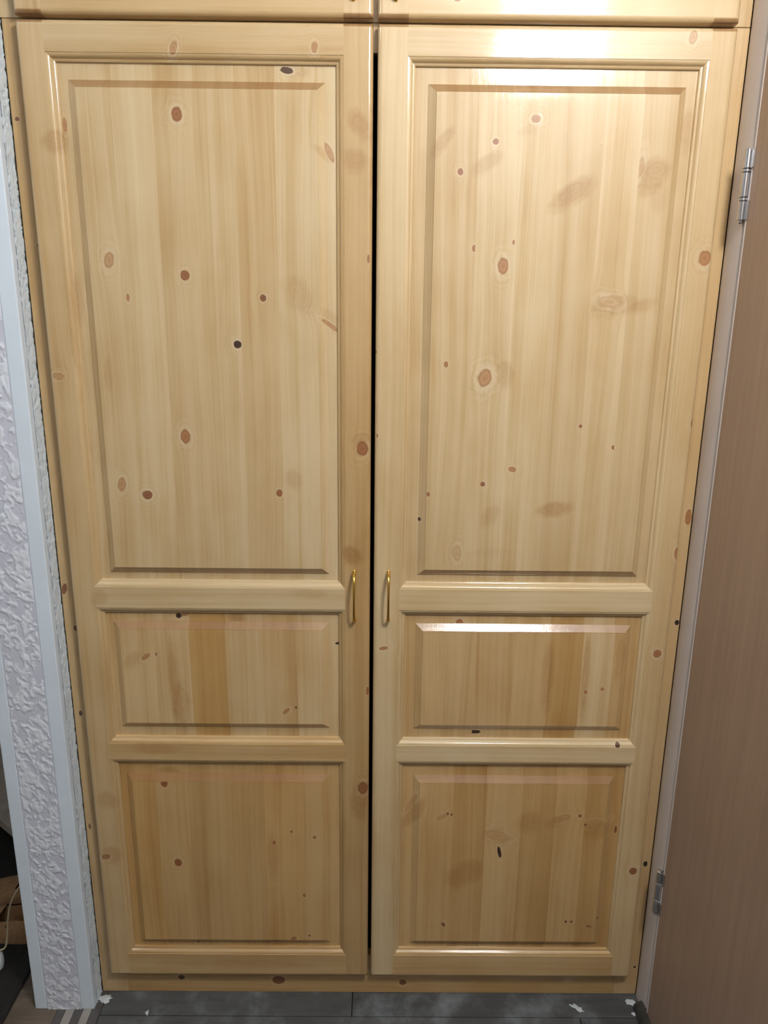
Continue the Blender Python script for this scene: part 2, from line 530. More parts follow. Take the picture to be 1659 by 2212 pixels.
def laminate(name, c0, c1, rough):
    mat, nt, b = principled(name)
    tc = nt.new('ShaderNodeTexCoord')
    mp = nt.new('ShaderNodeMapping')
    nt.put(mp, 0, tc.outputs['Object'])
    mp.inputs['Scale'].default_value = (60, 60, 2.2)
    n1 = nt.noise(mp.outputs[0], 1.0, 4.0, 0.6)
    mp2 = nt.new('ShaderNodeMapping')
    nt.put(mp2, 0, tc.outputs['Object'])
    mp2.inputs['Scale'].default_value = (420, 420, 26)
    n2 = nt.noise(mp2.outputs[0], 1.0, 2.0, 0.5)
    v = nt.m('ADD', nt.m('MULTIPLY', n1, 0.7), nt.m('MULTIPLY', n2, 0.3))
    nt.put(b, 'Base Color', nt.ramp(v, [(0.35, c0), (0.65, c1)]))
    b.inputs['Roughness'].default_value = rough
    return mat


M_LEAF = laminate('beech_laminate', (0.38, 0.275, 0.21), (0.45, 0.33, 0.25), 0.45)
M_JAMB = laminate('pale_beech_jamb', (0.79, 0.73, 0.72), (0.83, 0.77, 0.76), 0.35)


def floor_mat():
    mat, nt, b = principled('dusty_dark_grey_laminate')
    tc = nt.new('ShaderNodeTexCoord')
    geo = nt.new('ShaderNodeNewGeometry')
    info = nt.new('ShaderNodeObjectInfo')
    mp = nt.new('ShaderNodeMapping')
    nt.put(mp, 0, geo.outputs['Position'])
    mp.inputs['Scale'].default_value = (7, 60, 10)
    n1 = nt.noise(mp.outputs[0], 1.0, 5.0, 0.6)
    dust = nt.noise(geo.outputs['Position'], 9.0, 6.0, 0.65)
    base = nt.ramp(nt.m('ADD', nt.m('MULTIPLY', n1, 0.8), nt.m('MULTIPLY', info.outputs['Random'], 0.2)), [(0.3, (0.046, 0.048, 0.050)), (0.75, (0.092, 0.095, 0.097))])
    nt.put(b, 'Base Color', nt.mix(nt.step(dust, 0.45, 0.75, 0.0, 0.55), base, (0.27, 0.31, 0.335)))
    b.inputs['Roughness'].default_value = 0.55
    return mat


M_FLOOR = floor_mat()
M_STRIPE_D = simple('dark_stripe_tile', (0.085, 0.08, 0.078), 0.5, 0, 0.15)
M_STRIPE_L = simple('light_stripe_tile', (0.30, 0.28, 0.255), 0.5, 0, 0.12)
M_BROWNF = simple('brown_laminate', (0.13, 0.10, 0.075), 0.55, 0, 0.3, 12, 0, 0, 0.5, (1, 6, 1))

# ------------------------------------------------------------------ the room
CEIL = 2.50
RX0, RX1, RY0, RY1 = -1.75, 1.75, -3.1, 0.66
fl = box_obj('floor', (RX0, RX1, RY0, RY1, -0.06, -0.010), M_GAP)
tag(fl, 'dark grey laminate floor with plaster dust', kind='structure')
bm = bmesh.new()
box(bm, 0, 1.0, 0, 0.192, -0.010, 0.0, bev=0.0006)
plank_me = None
rows_y = [-0.060 + 0.194 * k for k in range(-15, 4)]
proto = build('floor_plank', bm, M_FLOOR, fl)
for r, y0 in enumerate(rows_y):
    cuts = [-0.62, 0.0 if r % 2 == 1 else 0.45, 1.06] if r % 3 else [-0.62, -0.05, 0.92]
    edges = [RX0 + 0.01] + cuts + [RX1 - 0.01]
    for a, b_ in zip(edges[:-1], edges[1:]):
        if a < -0.7 and y0 > -0.3:
            continue
        o = proto.copy()
        COL.objects.link(o)
        o.parent = fl
        o.location = (a + 0.0006, y0, 0)
        o.scale = (b_ - a - 0.0012, 1, 1)
        if a >= -0.63 and a < -0.61 and y0 > -0.3:
            o.location.x = -0.601
            o.scale.x = b_ + 0.601 - 0.0012
bpy.data.objects.remove(proto)
# striped inlay by the wall end and the brown boards of the next room
xs = [-0.697, -0.679, -0.660, -0.641, -0.623, -0.602]
for i in range(5):
    box_obj('floor_stripe', (xs[i] + .0003, xs[i + 1] - .0003, -0.2535, 0.2, -0.010, 0.0004), M_STRIPE_D if i % 2 == 0 else M_STRIPE_L, fl)
box_obj('floor_plank', (RX0 + 0.01, -0.6976, -0.2535, RY1, -0.010, 0.0), M_BROWNF, fl)

tag(box_obj('ceiling', (RX0, RX1, RY0, RY1, CEIL, CEIL + 0.05), M_CEIL), 'white painted ceiling of the hall', kind='structure')
tag(box_obj('wall_back', (RX0, RX1, RY1, RY1 + 0.08, -0.06, CEIL + 0.05), M_PAPER), 'beige papered wall behind the wardrobe', kind='structure')
tag(box_obj('wall_front', (RX0, RX1, RY0 - 0.08, RY0, -0.06, CEIL + 0.05), M_PAPER), 'beige papered wall behind the viewer', kind='structure')
tag(box_obj('wall_far_left', (RX0 - 0.08, RX0, RY0, RY1, -0.06, CEIL + 0.05), M_PAPER), 'beige papered wall of the next room', kind='structure')
tag(box_obj('wall_far_right', (RX1, RX1 + 0.08, RY0, RY1, -0.06, CEIL + 0.05), M_PAPER), 'beige papered wall at the far right', kind='structure')

# wall on the right that carries the brown door: stops behind the viewer where the hall widens
XW = 0.592
wr = box_obj('wall_right', (XW + 0.055, XW + 0.16, -1.07, RY1, 0.0, CEIL), M_PAPER)
tag(wr, 'side wall with the brown door', kind='structure')
box_obj('wall_facing', (XW + 0.004, XW + 0.055, -1.07, -1.02, 0.0, CEIL), M_PAPER, wr)
box_obj('wall_facing', (XW + 0.004, XW + 0.055, -1.02, -0.004, 2.16, CEIL), M_PAPER, wr)
SEAM = -0.070
d1 = empty('door_1', (XW, -0.5, 0))
tag(d1, 'smooth brown beech laminate door hung on the side wall', kind='structure')


def local(o, parent):
    """keep mesh coordinates in world metres under a parent that stands elsewhere"""
    o.parent = parent
    o.matrix_parent_inverse = parent.matrix_world.inverted()
    return o


bpy.context.view_layer.update()
bm = bmesh.new()
# jamb with a small rounded nose and a rabbet towards the leaf
prof = [(XW + .05, -.0015), (XW + .0005, -.0015), (XW, -.004), (XW, SEAM + .0145), (XW + .0004, SEAM + .0120), (XW + .0016, SEAM + .0105), (XW + .003, SEAM + .0097), (XW + .010, SEAM + .0093), (XW + .05, SEAM + .0093)]
loft(bm, [[(x, y, z) for z in (0.0, 2.16)] for x, y in prof])
local(build('door_jamb', bm, M_JAMB, None, True), d1)
bm = bmesh.new()
prof = [(XW + .05, -1.018), (XW + .0, -1.018), (XW, -.955), (XW + .01, -.952), (XW + .05, -.952)]
loft(bm, [[(x, y, z) for z in (0.0, 2.16)] for x, y in prof])
local(build('door_jamb', bm, M_JAMB, None), d1)
local(box_obj('door_head', (XW, XW + .05, -.9515, SEAM + .0062, 2.10, 2.158), M_JAMB, None, 0.001), d1)
# leaf: slab with a pale edge strip
bm = bmesh.new()
box(bm, XW - .001, XW + .037, -.949, SEAM - .0042, 0.026, 2.096, bev=0.0015)
leaf = local(build('door_leaf', bm, M_LEAF, None), d1)
o = local(box_obj('edge_strip', (XW - .0014, XW + .036, SEAM - .0040, SEAM + .0006, 0.027, 2.095), M_JAMB, None), d1)
local(box_obj('gap_shade_strip', (XW + .0022, XW + .03, SEAM + .0010, SEAM + .0090, 0.027, 2.095), M_GAP, None), d1)  # dark strip added to put shade into the lit gap beside the leaf
# dark threshold with a rounded top
bm = bmesh.new()
prof = [(XW - .018, .0005), (XW - .017, .013), (XW - .012, .022), (XW - .006, .0265), (XW - .0018, .028), (XW - .0016, .0255), (XW + .045, .0255), (XW + .05, .0005)]
loft(bm, [[(x, y, z * s_) for x, z in prof] for y, s_ in ((-.95, 1), (-.05, 1), (-.042, .93), (-.038, .8), (-.0375, .02))])
local(build('threshold', bm, M_THRESH, None, True), d1)


def hinge(z0, z1):
    h = empty('hinge', (XW - .0062, SEAM + .006, z0))
    h.parent = d1
    bpy.context.view_layer.update()
    h.matrix_parent_inverse = d1.matrix_world.inverted()
    bpy.context.view_layer.update()
    cx_, cy_ = XW - .0062, SEAM + .006
    L = z1 - z0
    r = .0068
    segs = [('knuckle', 0.0, 0.27, r, M_CHROME), ('ring', 0.275, 0.32, r * 1.05, M_CHROME), ('barrel', 0.325, 0.675, r * .985, M_CHROME), ('ring', 0.68, 0.725, r * 1.05, M_CHROME), ('knuckle', 0.73, 1.0, r, M_CHROME)]
    for nm, a, b_, rr, mt in segs:
        bm_ = bmesh.new()
        za, zb = z0 + a * L, z0 + b_ * L
        lathe(bm_, cx_, cy_, [(rr * .82, za), (rr, za + .0008), (rr, zb - .0008), (rr * .82, zb)], 18)
        local(build(nm, bm_, mt, None, True), h)
    bm_ = bmesh.new()
    lathe(bm_, cx_, cy_, [(.0035, z0 - .006), (.0045, z0 - .004), (.0045, z0 - .0002)], 14)
    local(build('pin_cap', bm_, M_CHROME, None, True), h)
    for a, b_ in ((0.0, 0.27), (0.73, 1.0)):
        bm_ = bmesh.new()
        box(bm_, XW - .0034, XW - .0012, SEAM - .0085, SEAM + .004, z0 + a * L, z0 + b_ * L, bev=.0004)
        local(build('hinge_leaf', bm_, M_CHROME, None), h)
    return h


hinge(1.645, 1.752)
hinge(0.285, 0.385)

# ------------------------------------------------------------------ wall end on the left, relief plaster
PX0, PX1, PY = -0.747, -0.617, -0.047
wl = box_obj('wall_left', (PX0 + .004, PX1 - .004, PY + .004, RY1, 0.0, CEIL), M_SMOOTH)
tag(wl, 'pale blue white wall end with a strip of relief plaster', kind='structure')
TX0, TX1 = -0.7205, -0.6455


def relief(name, npts_u, npts_v, fpos, normal, amp, mat, scale, thr, seed, u_edge, sharp=2.6):
    verts, faces, hs = [], [], []
    for j in range(npts_v + 1):
        v = j / npts_v
        for i in range(npts_u + 1):
            u = i / npts_u
            p = fpos(u, v)
            q = Vector((p.x + .35 * p.z * (1 if u_edge else 0), p.y, p.z * .8)) * scale + Vector((seed, seed * 2, 0))
            w = Vector((noise.noise(q * 0.9), noise.noise(q * 0.9 + Vector((9, 3, 1))), noise.noise(q * 0.9 + Vector((2, 7, 5))))) * 0.9
            n = noise.noise(q + w) + 0.5 * noise.noise(q * 2.3 + w * 1.5) + 0.25 * noise.noise(q * 5.1)
            cl = 0.5 + 0.5 * noise.noise(p * scale * 0.28 + Vector((seed, 0, 4)))
            h = max(0.0, min(1.0, (n + thr + (cl - .5) * .9) * sharp))
            h = h * h * (3 - 2 * h)
            h = h * (0.75 + 0.5 * noise.noise(q * 1.7)) + 0.10 * noise.noise(q * 6.0)
            if u_edge:
                e = min(u, 1 - u) * npts_u
                h *= min(1.0, max(0.0, e / 2.0 - 0.4 * noise.noise(q * 1.5)))
            verts.append(p + normal * (h * amp))
            hs.append(max(0.0, h))
    s = npts_u + 1
    for j in range(npts_v):
        for i in range(npts_u):
            a = j * s + i
            faces.append((a, a + 1, a + s + 1, a + s))
    me = bpy.data.meshes.new(name)
    me.from_pydata([tuple(v) for v in verts], [], faces)
    at = me.attributes.new('relief', 'FLOAT', 'POINT')
    at.data.foreach_set('value', hs)
    me.materials.append(mat)
    me.polygons.foreach_set('use_smooth', [True] * len(me.polygons))
    o = bpy.data.objects.new(name, me)
    COL.objects.link(o)
    o.parent = wl
    return o


relief('relief_plaster', 50, 1300, lambda u, v: Vector((TX0 + (TX1 - TX0) * u, PY + .0005, v * CEIL)), Vector((0, -1, 0)), 0.0019, M_RELIEF, 78.0, 0.10, 3.0, True, 5.0)
relief('rough_plaster', 16, 1000, lambda u, v: Vector((PX1 - .0005, PY + .015 + .032 * u, v * CEIL)), Vector((1, 0, 0)), 0.0020, M_ROUGH, 150.0, 0.45, 8.0, False)
for a, b_ in ((PX0, TX0 + .0005), (TX1 - .0005, PX1)):
    box_obj('smooth_border', (a, b_, PY, PY + (.018 if a > -.7 else .30), 0.0, CEIL), M_SMOOTH, wl, 0.0022)

# ------------------------------------------------------------------ doors of the wardrobe
T = 0.025          # door thickness, front face at y = -T
R_EDGE = 0.0075    # rounded outer edge
MOULD = [(0, 0), (.0004, .0009), (.0025, .0012), (.0048, .0021), (.0066, .0041), (.0075, .0061), (.0084, .0070), (.0104, .0074), (.0119, .0084), (.0126, .0100), (.0128, .0138)]
MW = MOULD[-1][0]
Y_BORDER = -T + .0126
Y_FIELD = -T + .0010


def rec(d, r=R_EDGE):
    """how far the front recedes at distance d from a rounded outer edge"""
    if d >= r:
        return 0.0
    return r - math.sqrt(max(0.0, r * r - (r - d) ** 2))


RS = [0.0, .0004, .0013, .0026, .0042, .0058, R_EDGE]


def make_stile(bm, xo, xi, z0, z1, opens):
    """xo outer edge, xi edge of the flat face towards the panels; opens = z ranges of the panel openings"""
    sgn = 1 if xi > xo else -1
    zs = [(z0 + d, d) for d in RS] + [(z0 + .03, 1), (z1 - .03, 1)] + [(z1 - d, d) for d in reversed(RS)]
    mids = []
    k = 24
    for i in range(1, k):
        mids.append((z0 + .03 + (z1 - z0 - .06) * i / k, 1))
    zs = sorted(set(zs + mids))
    rows = [[(xo, -.002, z) for z, d in zs]]
    for dx in RS:
        rows.append([(xo + sgn * dx, -T + max(rec(dx), rec(d)), z) for z, d in zs])
    rows.append([(xi, -T + rec(d), z) for z, d in zs])
    v, fs = loft(bm, rows)
    for row_a, row_b in zip(v[:-1], v[1:]):
        pass
    for ends in (0, -1):
        line = [r[ends] for r in v]
        back = [bm.verts.new((q.co.x, -.002, q.co.z)) for q in line]
        for i in range(len(line) - 1):
            try:
                bm.faces.new((line[i], line[i + 1], back[i + 1], back[i]))
            except ValueError:
                pass
    for za, zb in opens:
        loft(bm, [[(xi + sgn * o, -T + d, za + o), (xi + sgn * o, -T + d, zb - o)] for o, d in MOULD])
    bmesh.ops.remove_doubles(bm, verts=bm.verts[:], dist=1e-6)
    for f in bm.faces:
        c = f.calc_center_median()
        if min(abs(c.z - z0), abs(c.z - z1)) < R_EDGE * .8:
            f.material_index = 1


def make_rail(bm, xa, xb, za, zb, up, down):
    """up/down: 'm' = moulding towards a panel, 'r' = rounded outer edge"""
    xs_ = [xa + (xb - xa) * i / 6 for i in range(7)]
    pts = []
    if down == 'r':
        pts += [(za, -.002)] + [(za + d, -T + rec(d)) for d in RS]
    else:
        pts += [(za, -T)]
    if up == 'r':
        pts += [(zb - d, -T + rec(d)) for d in reversed(RS)] + [(zb, -.002)]
    else:
        pts += [(zb, -T)]
    loft(bm, [[(x, y, z) for x in xs_] for z, y in pts])
    if up == 'm':
        loft(bm, [[(xa + o + (xb - xa - 2 * o) * i / 6, -T + d, zb + o) for i in range(7)] for o, d in MOULD])
    if down == 'm':
        loft(bm, [[(xa + o + (xb - xa - 2 * o) * i / 6, -T + d, za - o) for i in range(7)] for o, d in MOULD])
    bmesh.ops.remove_doubles(bm, verts=bm.verts[:], dist=1e-6)


BEV = .0135
BPROF = [(0, 0), (.03, .10), (.5, .48), (.95, .86), (1, 1)]


def make_stave(bm, a, b, x0, x1, z0, z1, bx0, bx1, bz0, bz1):
    """slice a..b of a raised panel: border x0..x1, z0..z1; bevel starts at bx0.."""
    rise = Y_FIELD - Y_BORDER

    def breaks(lo, hi, b0, b1):
        s = [lo] + [b0 + BEV * t for t, _ in BPROF] + [b1 - BEV * t for t, _ in reversed(BPROF)] + [hi]
        return s

    def h1(v, b0, b1):
        d = min(v - b0, b1 - v)
        if d <= 0:
            return 0.0
        if d >= BEV:
            return 1.0
        t = d / BEV
        for (t0, q0), (t1, q1) in zip(BPROF[:-1], BPROF[1:]):
            if t <= t1:
                return q0 + (q1 - q0) * (t - t0) / (t1 - t0)
        return 1.0
    xs_ = sorted({round(v, 6) for v in [a] + [v for v in breaks(x0, x1, bx0, bx1) if a < v < b] + [b]})
    zs_ = sorted({round(v, 6) for v in breaks(z0, z1, bz0, bz1)})
    g = {}
    for i, x in enumerate(xs_):
        for j, z in enumerate(zs_):
            h = min(h1(x, bx0, bx1), h1(z, bz0, bz1))
            g[i, j] = bm.verts.new((x, Y_BORDER + rise * h, z))
    for i in range(len(xs_) - 1):
        for j in range(len(zs_) - 1):
            q = [g[i, j], g[i + 1, j], g[i + 1, j + 1], g[i, j + 1]]
            ys = [v.co.y for v in q]
            if max(ys) - min(ys) > 1e-6 and abs(ys[0] - ys[1]) + abs(ys[2] - ys[3]) > 1e-7 and abs(ys[1] - ys[2]) + abs(ys[3] - ys[0]) > 1e-7:
                if abs(ys[0] - ys[2]) > abs(ys[1] - ys[3]):
                    bm.faces.new((q[0], q[1], q[2]))
                    bm.faces.new((q[0], q[2], q[3]))
                else:
                    bm.faces.new((q[0], q[1], q[3]))
                    bm.faces.new((q[1], q[2], q[3]))
            else:
                bm.faces.new(q)
    # bevels cut across the grain show darker end grain
    bm.normal_update()
    for f in bm.faces:
        if abs(f.normal.z) > 0.25:
            f.material_index = 1
    # sides down to the back
    ni, nj = len(xs_) - 1, len(zs_) - 1
    loop = [g[i, 0] for i in range(ni + 1)] + [g[ni, j] for j in range(1, nj + 1)] + [g[i, nj] for i in range(ni - 1, -1, -1)] + [g[0, j] for j in range(nj - 1, 0, -1)]
    back = [bm.verts.new((v.co.x, -.0065, v.co.z)) for v in loop]
    n = len(loop)
    for i in range(n):
        bm.faces.new((loop[i], loop[(i + 1) % n], back[(i + 1) % n], back[i]))


def piece(name, bm, axis, rect, parent, bright, warm, end=False, smooth=True, angle=0.5, seed=None):
    ks, ss = spots(rect)
    mats = [pine(axis, ks, ss)]
    if end:
        mats.append(pine(axis, (), (), True))
    o = build(name, bm, mats, parent, smooth, angle, keep_flat=True)
    return tone(o, bright, warm, seed)


def pull(parent, x, z0, z1):
    """bow handle of brass, widest at both feet"""
    bm = bmesh.new()
    n = 22
    pts, rad = [], []
    for i in range(n + 1):
        t = i / n
        a = math.pi * t
        z = z1 - (z1 - z0) * (0.5 - 0.5 * math.cos(a)) * 1.0
        y = -T - .0012 - .027 * math.sin(a) ** 0.75
        pts.append((x, y, z))
        w = .0021 + .0011 * abs(math.cos(a)) ** 2
        rad.append((w, .0024))
    tube(bm, pts, rad, 12)
    for z in (z0, z1):
        rows = []
        for yy, r in ((-T - .0003, .0036), (-T - .0016, .0036), (-T - .0035, .0028)):
            rows.append([(x + r * math.cos(2 * math.pi * k / 14), yy, z + 1.3 * r * math.sin(2 * math.pi * k / 14)) for k in range(14)])
        v, _ = loft(bm, rows, close=True)
        bm.faces.new(v[-1])
    return build('door_pull', bm, M_BRASS, parent, True, 1.2)


def make_door(parent, x0, x1, z0, z1, xiL, xiR, rails, panels, handle, tones, label):
    """rails: flat z ranges from the bottom; panels: (bevel rect x0,x1,z0,z1, stave cuts)"""
    d = box_obj('door', (x0 + .006, x1 - .006, -.0062, -.002, z0 + .006, z1 - .006), pine('z'), parent)
    tone(d, .9, .4)
    d['label'] = label
    opens = [(rails[i][1], rails[i + 1][0]) for i in range(len(rails) - 1)]
    for k, (xo, xi) in enumerate(((x0, xiL), (x1, xiR))):
        bm = bmesh.new()
        make_stile(bm, xo, xi, z0, z1, opens)
        lo, hi = min(xo, xi), max(xo, xi)
        rect = (lo - .002, xi + MW * .8, z0, z1) if k == 0 else (xi - MW * .8, hi + .002, z0, z1)
        piece('stile', bm, 'z', rect, d, tones['stile'][k][0], tones['stile'][k][1], end=True)
    for k, (za, zb) in enumerate(rails):
        bm = bmesh.new()
        up = 'r' if k == len(rails) - 1 else 'm'
        dn = 'r' if k == 0 else 'm'
        make_rail(bm, xiL, xiR, za, zb, up, dn)
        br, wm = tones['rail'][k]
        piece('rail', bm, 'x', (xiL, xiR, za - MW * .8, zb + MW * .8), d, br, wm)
    for k, (bx0, bx1, bz0, bz1, cuts) in enumerate(panels):
        px0, px1 = xiL + MW - .0004, xiR - MW + .0004
        pz0, pz1 = opens[k][0] + MW - .0004, opens[k][1] - MW + .0004
        edges = [px0] + cuts + [px1]
        for i, (a, b) in enumerate(zip(edges[:-1], edges[1:])):
            bm = bmesh.new()
            make_stave(bm, a, b, px0, px1, pz0, pz1, bx0, bx1, bz0, bz1)
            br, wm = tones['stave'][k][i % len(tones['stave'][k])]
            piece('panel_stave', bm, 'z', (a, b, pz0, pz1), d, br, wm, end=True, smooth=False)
    if handle:
        pull(d, *handle)
    return d


def shades(n, seed, base=1.0, warm=0.3, db=0.06, dw=0.22):
    r = random.Random(seed)
    return [(base + r.uniform(-db, db), max(0, min(1, warm + r.uniform(-dw, dw)))) for _ in range(n)]


WX0, WX1, SPLIT = -0.6145, 0.5916, 1.9440
ward = empty('wardrobe')
tag(ward, 'tall two-door pine wardrobe with raised panels and brass pulls', 'wardrobe')


def frame_piece(nm, dims, axis, rect, br, wm, par, bev=.0008):
    bm = bmesh.new()
    box(bm, *dims, bev=bev)
    ks, ss = spots(rect, CARCASS_KNOTS)
    o = build(nm, bm, pine(axis, ks, ss), par)
    return tone(o, br, wm)


DL0, DL1, DR0, DR1 = -0.5840, -0.0165, -0.0095, 0.5635
DZ0, DZ1 = 0.0705, 1.9360
frame_piece('face_post', (WX0, -.556, 0, .02, .0005, SPLIT - .0008), 'z', (WX0, -.584, .06, SPLIT), .95, .52, ward)
frame_piece('face_post', (.540, WX1, 0, .02, .0005, SPLIT - .0008), 'z', (.5635, WX1 + .01, .06, SPLIT), .95, .52, ward)
frame_piece('plinth_rail', (-.5558, .5398, .0002, .02, .0005, .104), 'x', (WX0, WX1, 0, .0705), .92, .72, ward)  # warm tint also puts the dimmer light near the floor into the colour
frame_piece('top_rail', (-.5558, .5398, .0002, .02, 1.90, SPLIT - .0008), 'x', (9, 9, 9, 9), .95, .35, ward)
for a in (WX0, WX1 - .018):
    tone(box_obj('side_panel', (a, a + .018, .0202, .56, .0005, SPLIT - .0008), pine('z'), ward), .9, .4)
box_obj('back_panel', (WX0 + .0182, WX1 - .0182, .55, .56, .0005, SPLIT - .0008), M_DARKIN, ward)
box_obj('bottom_board', (WX0 + .0182, WX1 - .0182, .0204, .5498, .080, .098), M_DARKIN, ward)
box_obj('top_board', (WX0 + .0182, WX1 - .0182, .0204, .5498, 1.92, 1.9425), M_DARKIN, ward)

RAILS = [(DZ0, .1285), (.6110, .6470), (.9400, .9825), (1.8895, DZ1)]
PZ = [(.1535, .573), (.680, .909), (1.0085, 1.8525)]


def cuts_of(lst):
    return lst


left_panels = [
    (-.5135, -.0975, PZ[0][0], PZ[0][1], [-.4536, -.3874, -.3127, -.2313, -.1500]),
    (-.5135, -.0960, PZ[1][0], PZ[1][1], [-.4338, -.3665, -.2964, -.2244, -.1579]),
    (-.5110, -.0940, PZ[2][0], PZ[2][1], [-.4420, -.3750, -.3095, -.2440, -.1770]),
]
right_panels = [
    (.0748, .4895, PZ[0][0], PZ[0][1], [.1582, .2268, .3003, .3709, .4327]),
    (.0728, .4920, PZ[1][0], PZ[1][1], [.1250, .1913, .2653, .3356, .3995, .4598]),
    (.0730, .4935, PZ[2][0], PZ[2][1], [.1584, .2249, .2915, .3635, .4246]),
]
tl = dict(stile=[(.97, .32), (.83, .58)], rail=[(.88, .60), (.98, .50), (1.03, .10), (.95, .25)],  # staves paler upward, warmer downward: the light veil's gradient put into their tones
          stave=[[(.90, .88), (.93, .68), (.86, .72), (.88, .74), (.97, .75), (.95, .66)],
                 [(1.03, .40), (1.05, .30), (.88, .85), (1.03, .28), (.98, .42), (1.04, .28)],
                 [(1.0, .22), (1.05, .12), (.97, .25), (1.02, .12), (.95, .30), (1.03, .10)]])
tr = dict(stile=[(1.05, .15), (1.0, .28)], rail=[(.95, .55), (1.10, .08), (1.10, .05), (1.0, .12)],  # same light gradient put into the right door's stave tones
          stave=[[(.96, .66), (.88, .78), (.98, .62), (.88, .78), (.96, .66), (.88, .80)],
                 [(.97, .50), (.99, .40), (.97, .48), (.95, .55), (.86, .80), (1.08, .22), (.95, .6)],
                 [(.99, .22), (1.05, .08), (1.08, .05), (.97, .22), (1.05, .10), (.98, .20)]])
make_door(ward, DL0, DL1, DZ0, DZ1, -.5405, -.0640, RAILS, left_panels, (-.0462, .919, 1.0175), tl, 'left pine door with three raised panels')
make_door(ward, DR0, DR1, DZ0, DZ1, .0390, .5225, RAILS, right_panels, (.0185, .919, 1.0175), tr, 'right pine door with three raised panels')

# ------------------------------------------------------------------ cabinet on top of the wardrobe
top = empty('upper_cabinet', (0, 0, SPLIT))
bpy.context.view_layer.update()
tag(top, 'pine top cabinet standing on the wardrobe, mostly above the picture edge', 'cabinet')
top.location = (0, 0, 0)
UZ0, UZ1 = 1.9430, 2.462
UX0, UX1 = -0.6165, 0.5916
frame_piece('face_post', (UX0, -.556, 0, .02, SPLIT, 2.47), 'z', (9, 9, 9, 9), .95, .3, top)
frame_piece('face_post', (.540, UX1, 0, .02, SPLIT, 2.47), 'z', (9, 9, 9, 9), .95, .4, top)
frame_piece('plinth_rail', (-.5558, .5398, .0002, .02, SPLIT, 1.985), 'x', (9, 9, 9, 9), .95, .35, top)
frame_piece('top_rail', (-.5558, .5398, .0002, .02, 2.43, 2.47), 'x', (9, 9, 9, 9), .95, .35, top)
for a in (UX0, UX1 - .018):
    tone(box_obj('side_panel', (a, a + .018, .0202, .56, SPLIT, 2.47), pine('z'), top), .9, .4)
box_obj('back_panel', (UX0 + .0182, UX1 - .0182, .55, .56, SPLIT, 2.47), M_DARKIN, top)
box_obj('top_board', (UX0 + .0182, UX1 - .0182, .0204, .5498, 2.45, 2.47), M_DARKIN, top)
UR = [(UZ0, 2.002), (2.404, UZ1)]
make_door(top, DL0, DL1, UZ0, UZ1, -.5405, -.0640, UR, [(-.511, -.094, 2.034, 2.372, [-.43, -.36, -.29, -.22, -.15])], (-.0480, 1.9695, 2.068),
          dict(stile=[(1.0, .25), (.98, .3)], rail=[(.96, .38), (.96, .3)], stave=[shades(6, 4)]), 'left door of the top cabinet')
make_door(top, DR0, DR1, UZ0, UZ1, .0390, .5225, UR, [(.073, .4935, 2.034, 2.372, [.158, .225, .2915, .3635, .4246])], (.0185, 1.9695, 2.068),
          dict(stile=[(1.02, .2), (1.0, .3)], rail=[(1.0, .32), (.96, .3)], stave=[shades(6, 5)]), 'right door of the top cabinet')

# ------------------------------------------------------------------ ceiling lamp (its reflection glares in the right door)
M_GLOW, nt, b = principled('lit_opal_glass')
b.inputs['Base Color'].default_value = (0.9, 0.9, 0.9, 1)
b.inputs['Emission Color'].default_value = (1.0, 0.975, 0.94, 1)
b.inputs['Emission Strength'].default_value = LAMP_STRENGTH
lampr = empty('ceiling_lamp', (LAMP_POS.x, LAMP_POS.y, CEIL))
tag(lampr, 'round opal glass ceiling lamp lighting the hall', 'lamp')
bm = bmesh.new()
prof = [(.001, -.122), (.050, -.118), (.092, -.102), (.122, -.074), (.137, -.038), (.140, 0.0), (.137, .038), (.120, .076), (.085, .106), (.062, .116)]
lathe(bm, 0, 0, [(r, z + LAMP_POS.z - CEIL) for r, z in prof], 32)
build('lamp_shade', bm, M_GLOW, lampr, True)
bm = bmesh.new()
lathe(bm, 0, 0, [(.062, LAMP_POS.z - CEIL + .1165), (.066, -.040), (.066, -.008), (.060, -.0005)], 28)
build('lamp_base', bm, M_CHROME, lampr, True)
M_GLOW2, nt, b = principled('lit_opal_glass_cool')
b.inputs['Base Color'].default_value = (0.9, 0.9, 0.9, 1)
b.inputs['Emission Color'].default_value = (0.86, 0.93, 1.0, 1)
b.inputs['Emission Strength'].default_value = 42.0
lamp2 = empty('ceiling_lamp', (-1.30, -.85, CEIL))
tag(lamp2, 'small cool white ceiling lamp of the next room on the left', 'lamp')
bm = bmesh.new()
lathe(bm, 0, 0, [(.001, -.115), (.04, -.112), (.072, -.096), (.088, -.070), (.090, -.030), (.085, -.012)], 28)
build('lamp_shade', bm, M_GLOW2, lamp2, True)
bm = bmesh.new()
lathe(bm, 0, 0, [(.080, -.0118), (.095, -.010), (.095, -.0005)], 28)
build('lamp_base', bm, M_CHROME, lamp2, True)

# ------------------------------------------------------------------ odds and ends in the dark corner at the left
M_SUEDE = simple('tan_suede', (0.30, 0.175, 0.085), 0.9, 0, 0.2, 160, 0.3)
M_LINING = simple('brown_leather_lining', (0.20, 0.10, 0.035), 0.5, 0, 0.2, 40)
M_SOLE = simple('dark_rubber_sole', (0.03, 0.026, 0.022), 0.7)
M_MAT = simple('black_ribbed_mat', (0.012, 0.011, 0.010), 0.9, 0, 0.3, 120, 0.4)
M_WHITEP = simple('white_plastic', (0.62, 0.66, 0.68), 0.35, 0, 0.03)
M_CORD = simple('cream_cable', (0.42, 0.34, 0.22), 0.5, 0, 0.05)
M_BAG = simple('tan_leather', (0.26, 0.15, 0.055), 0.5, 0, 0.2, 60, 0.2)
M_BOARD = simple('brown_shelf_board', (0.30, 0.26, 0.225), 0.6, 0, 0.2, 20)

